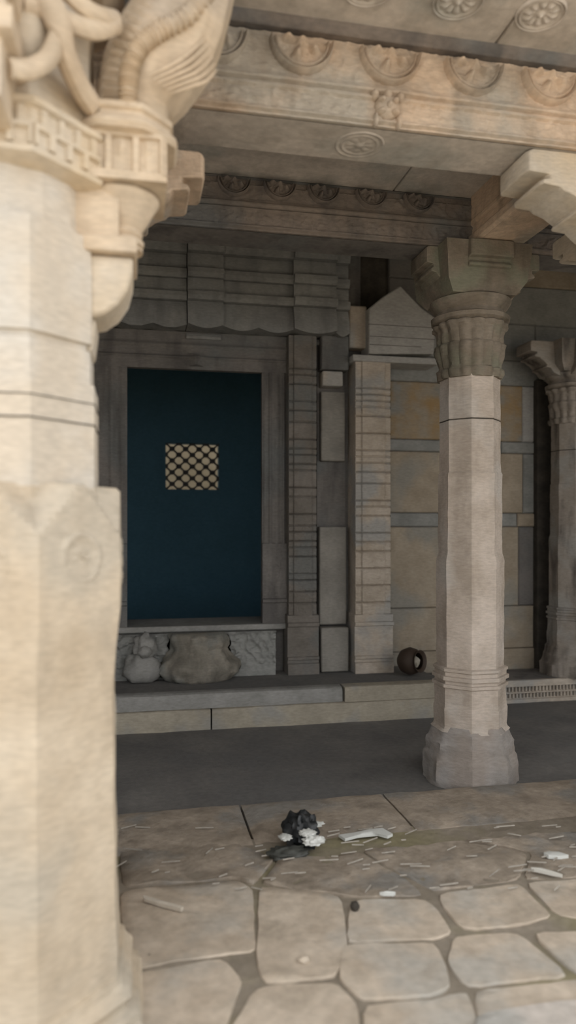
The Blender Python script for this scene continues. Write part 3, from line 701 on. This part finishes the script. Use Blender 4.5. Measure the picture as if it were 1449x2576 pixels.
# wall of big dressed blocks
w = MB(); wx0, wx1 = 2.0, 6.0
w.box(2.02, wx1, 6.52, 6.9, 0, 4.1, M['gap'])
zc = lambda py: P(1040, py, 6.47)[1]
courses = [(1700, 1640, 'walltan'), (1640, 1530, 'walltan'), (1530, 1325, 'walltan'), (1325, 1290, 'wallgrey'), (1290, 1135, 'walltan'), (1135, 1105, 'wallgrey'), (1105, 960, 'wallochre'), (960, 895, 'wallgrey'), (895, 800, 'wallgrey'), (800, 700, 'wall'), (700, 600, 'wall'), (600, 500, 'wall')]
random.seed(21)
for ci, (ya, yb, mn) in enumerate(courses):
    x = P(985, 1200, 6.47)[0]-.02
    while x < wx1:
        L_ = random.uniform(.85, 1.5); mt = M[mn]
        if x > 2.6 and random.random() < .45: mt = M[random.choice(['walltan', 'wallgrey', 'wall'])]
        yo = random.uniform(-.012, .012)
        if mn == 'wallochre' and x > 2.9: mt = M['gable']
        za, zb = zc(ya)+.002, zc(yb)-.002; x1_ = min(x+L_, wx1)-.004
        i = len(w.v); e = .010
        w.v += [(x, 6.54, za), (x1_, 6.54, za), (x1_, 6.54, zb), (x, 6.54, zb)]
        w.v += [(x, 6.48+yo, za), (x1_, 6.48+yo, za), (x1_, 6.48+yo, zb), (x, 6.48+yo, zb)]
        w.v += [(x+e, 6.47+yo, za+e), (x1_-e, 6.47+yo, za+e), (x1_-e, 6.47+yo, zb-e), (x+e, 6.47+yo, zb-e)]
        for s_ in (0, 4):
            for k in range(4): w.face([i+s_+k, i+s_+(k+1) % 4, i+s_+4+(k+1) % 4, i+s_+4+k], mt)
        w.face([i+8, i+9, i+10, i+11], mt)
        x += L_
struct(w.build('wall_back', None, ang=30))
# black slab painted as shaded recess, and the far column at the right edge
FX, FY = 3.93, 6.15
rx = P(1345, 1200, 6.45)[0]
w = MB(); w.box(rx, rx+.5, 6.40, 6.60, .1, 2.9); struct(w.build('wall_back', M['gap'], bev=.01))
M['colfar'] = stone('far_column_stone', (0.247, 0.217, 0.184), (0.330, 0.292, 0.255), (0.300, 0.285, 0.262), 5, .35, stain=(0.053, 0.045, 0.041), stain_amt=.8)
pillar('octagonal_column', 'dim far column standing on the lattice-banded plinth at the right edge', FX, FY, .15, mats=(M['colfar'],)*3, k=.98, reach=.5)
# unseen side walls: right one added, left one lengthened to darken the hall
w = MB(); w.box(-2.7, -2.4, 2.9, 7.1, -.1, 4.3); struct(w.build('wall_left', M['wall']))
w = MB(); w.box(6.0, 6.3, 3.3, 7.1, -.1, 4.3); struct(w.build('wall_right_blocker', M['wall']))
# ------------------------------------------------------------------ sanctum chamber with the stone lattice window
jx0, jz1 = P(416, 1113, 9.2); jx1, jz0 = P(552, 1233, 9.2)
w = MB(); Cx0, Cx1 = -2.3, 1.7
w.box(Cx0, Cx1, 6.53, 9.4, 0, .22); w.box(Cx0, Cx1, 6.53, 9.4, 3.6, 3.8)
w.box(Cx0-.2, Cx0, 6.53, 9.4, 0, 3.8); w.box(Cx1, Cx1+.2, 6.53, 9.4, 0, 3.8)
w.box(Cx0, jx0, 9.2, 9.4, 0, 3.8); w.box(jx1, Cx1, 9.2, 9.4, 0, 3.8); w.box(jx0, jx1, 9.2, 9.4, 0, jz0); w.box(jx0, jx1, 9.2, 9.4, jz1, 3.8)
w.box(Cx0, dx0-.05, 6.525, 6.6, 0, 3.8); w.box(dx1+.05, Cx1, 6.525, 6.6, 0, 3.8); w.box(dx0-.05, dx1+.05, 6.525, 6.6, dz1+.03, 3.8)
w.box(dx0-.05, dx1+.05, 6.525, 6.6, 0, dz0-.02); struct(w.build('wall_chamber', M['chamber']))
wi = thing('window_1', 'small pierced stone lattice window glowing with daylight inside the doorway', 'window', ((jx0+jx1)/2, 9.25, jz0)); struct(wi)
W = jx1-jx0; Hh = jz1-jz0
cwx, cwz = W/8, Hh/8
fr = MB()
for q in ((jx0-.03, jx0+.004, jz0-.03, jz1+.03), (jx1-.004, jx1+.03, jz0-.03, jz1+.03), (jx0+.004, jx1-.004, jz0-.03, jz0+.004), (jx0+.004, jx1-.004, jz1-.004, jz1+.03)): fr.box(q[0], q[1], 9.185, 9.25, q[2], q[3])
fr.build('frame', M['chamber'], wi)
b = MB()
for ix in range(9):
    for iz in range(9):
        if (ix+iz) % 2: continue
        x, z = jx0+ix*cwx, jz0+iz*cwz; R = .036
        n = 12; ra = [(x+R*cos(2*pi*k/n), z+R*.8*sin(2*pi*k/n)) for k in range(n)]
        b.prism(ra, 'y', 9.215, 9.265)
        for sx in (-1, 1):
            x2, z2 = x+sx*cwx, z+cwz
            if jx0-.01 <= x2 <= jx1+.01 and z2 <= jz1+.01:
                d_ = Vector((sx*cwx, cwz)).normalized(); p = Vector((-d_.y, d_.x))*.010
                b.prism([(x+p.x, z+p.y), (x-p.x, z-p.y), (x2-p.x, z2-p.y), (x2+p.x, z2+p.y)], 'y', 9.225, 9.255)
b.build('lattice', M['jali'], wi)
w = MB(); w.box(-6, 6, 11.0, 11.3, -.1, 6.5); struct(w.build('wall_backdrop', M['backdrop']))  # added wall behind the lattice, raised to block sun and dim the holes
# ------------------------------------------------------------------ litter and small things on the floor
bag = plain('black_plastic', (.018, .02, .022), .45); white = plain('white_plastic', (.62, .63, .60), .6)
def crumple(x, y, z, rx, ry, rz, mat, name, parent=None, seed=0, n=36, amp=.5):
    mb = MB(); rows = []
    for i in range(n//2+1):
        ph = -pi/2+pi*i/(n//2); row = []
        for k in range(n):
            p = Vector((cos(ph)*cos(2*pi*k/n), cos(ph)*sin(2*pi*k/n), sin(ph)))
            q = 1+amp*(abs(noise.noise(p*2.1+Vector((seed, 0, 0))))*1.2-.3)+.25*amp*noise.noise(p*6+Vector((0, seed, 0)))
            row.append((x+rx*p.x*q, y+ry*p.y*q, max(z-.0, z+rz*.6+rz*p.z*q)))
        rows.append(row)
    mb.grid(rows, None, closed=True); return mb.build(name, mat, parent, ang=50)
gx, gy_ = G(768, 2142)
t = thing('crumpled_bag', 'crumpled black plastic bag with white patches lying on the worn floor', 'litter', (gx, gy_, 0))
crumple(gx, gy_+.10, .0, .085, .10, .085, bag, 'black_sheet', t, 1)
crumple(gx-.08, gy_-.02, -.004, .10, .05, .025, plain('dusty_black_plastic', (.06, .062, .055), .6), 'trailing_fold', t, 3)
for px, py, rx, rz, yy in ((772, 2073, .075, .012, .10), (773, 2094, .040, .012, -.005), (790, 2117, .05, .022, -.035), (718, 2103, .03, .008, .0)):
    q = G(px, 2142-0); X_ = P(px, py, gy_+yy)
    crumple(X_[0], gy_+yy, max(.0, X_[1]-.01), rx, .035, rz, white, 'white_patch', t, px)
def scrap(pxs, label, th=.012, group=None, name='paper_scrap', cat='litter', mat=white):
    c = [G(*p) for p in pxs]; mb = MB(); n = len(c)
    top = [(p[0], p[1], .012+th*abs(nz(p[0], p[1], 0, 30))+.004) for p in c]; bot = [(p[0], p[1], .004) for p in c]
    cc = (sum(p[0] for p in c)/n, sum(p[1] for p in c)/n, .012+th)
    mb.grid([bot, top, [tuple((Vector(p)*.4+Vector(cc)*.6)) for p in top]], None, closed=True); mb.cap([tuple((Vector(p)*.4+Vector(cc)*.6)) for p in top]); mb.cap(bot, None, True)
    o = mb.build(name, mat, None); tag(o, label, cat, group); return o
scrap([(852, 2108), (890, 2104), (930, 2095), (962, 2091), (988, 2106), (975, 2112), (950, 2105), (900, 2110), (868, 2119)], 'long white paper strip just right of the crumpled black bag')
scrap([(1368, 2156), (1382, 2151), (1405, 2153), (1430, 2162), (1410, 2164), (1380, 2163)], 'small white paper scrap near the right edge of the floor')
scrap([(1336, 2194), (1362, 2193), (1395, 2202), (1415, 2210), (1390, 2206), (1360, 2199)], 'thin white curved strip below the small scrap at the right edge', mat=plain('dull_white', (.55, .53, .48)))
scrap([(955, 2254), (975, 2252), (995, 2254), (990, 2257), (965, 2257)], 'tiny white fleck on the joint above the middle paving slab')
scrap([(360, 2262), (400, 2275), (462, 2292), (455, 2297), (400, 2283), (362, 2270)], 'thin pale sliver of stone on the paving at the left', mat=M['creamgrey'], name='stone_sliver', cat='stone')
q = G(893, 2290); mb = MB(); ball(mb, q[0], q[1], .016, .018, .018, .018, wob=.3); o = mb.build('pebble', M['gap'], None); tag(o, 'small black pebble on the buff paving in front', 'pebble')
q = G(765, 2422); mb = MB(); ball(mb, q[0], q[1], .010, .02, .016, .012, wob=.3); o = mb.build('pebble', M['paver'], None); tag(o, 'small pinkish pebble on the buff paving near the bottom', 'pebble')
# uncountable chaff and stone chips
random.seed(5); mb = MB(); chaff = M['ceil']
for k in range(90):
    px = random.uniform(820, 1500); py = random.uniform(2080, 2245)
    if random.random() < .25: px = random.uniform(300, 900)
    x, y = G(px, py); A = random.gauss(.1, .35); L_ = random.uniform(.02, .10); r = random.uniform(.0015, .004)
    dx_, dy_ = cos(A)*L_/2, sin(A)*L_/2; z = .013+.004*random.random()
    mb.grid([[(x-dx_-r*s*sin(A), y-dy_+r*s*cos(A), z-(0 if s == 0 else .005)) for s in (-1, 0, 1)], [(x+dx_-r*s*sin(A), y+dy_+r*s*cos(A), z-(0 if s == 0 else .005)) for s in (-1, 0, 1)]], M['chip'])
o = mb.build('stone_chips', None, None); tag(o, 'scattered pale chips and dry straw over the rough floor beside the black bag', 'debris'); o['kind'] = 'stuff'
# dark clay pot lying on the step beside the column
clay = plain('dark_clay', (.045, .028, .018), .7)
q = P(1032, 1655, 6.0); t = thing('clay_pot', 'small dark brown round pot with open mouth on the step, left of the column', 'pot', (q[0], 6.0, Z_T))
mb = MB(); R_ = .118; prof = [(-.10, .02), (-.098, .06), (-.06, .10), (0, .118), (.05, .105), (.08, .082), (.095, .088), (.105, .095), (.10, .083), (.082, .070), (.05, .09), (0, .105), (-.06, .088), (-.085, .05), (-.088, .01)]
rows = []
ax = Vector((.55, -.80, .10)).normalized(); u_ = ax.cross(Vector((0, 0, 1))).normalized(); v_ = ax.cross(u_)
cc = Vector((q[0], 6.0, Z_T+.118+.005))
for s_, r_ in prof: rows.append([cc+ax*s_+u_*r_*cos(2*pi*k/32)+v_*r_*sin(2*pi*k/32) for k in range(32)])
mb.grid(rows, None, closed=True); mb.build('body', clay, t)
mb = MB(); ball(mb, cc.x+.03, cc.y-.045, cc.z+.0, .034, .03, .045, wob=.4); o = mb.build('pale_stone', M['step'], None); tag(o, 'small pale lump inside the mouth of the dark round pot', 'stone')
# ------------------------------------------------------------------ light
W_ = bpy.data.worlds.new('world'); S.world = W_; W_.use_nodes = True; nt = W_.node_tree
bg = nt.nodes['Background']; bg.inputs['Strength'].default_value = 1.0; bg.inputs['Color'].default_value = (.97, .975, .98, 1)
sd = bpy.data.lights.new('sun', 'SUN'); sd.energy = 2.5; sd.angle = radians(2); sd.color = (1, .93, .80); so = bpy.data.objects.new('sun', sd); COL.objects.link(so)
dirv = Vector((.35, -.80, -1.0)).normalized()        # the sun stands behind the building, so the porch is in shade and the yard glows
so.rotation_euler = dirv.to_track_quat('-Z', 'Y').to_euler()
S.view_settings.view_transform = 'Standard'; S.view_settings.look = 'None'; S.view_settings.gamma = 1; S.view_settings.exposure = 1.0
S.view_settings.use_curve_mapping = False
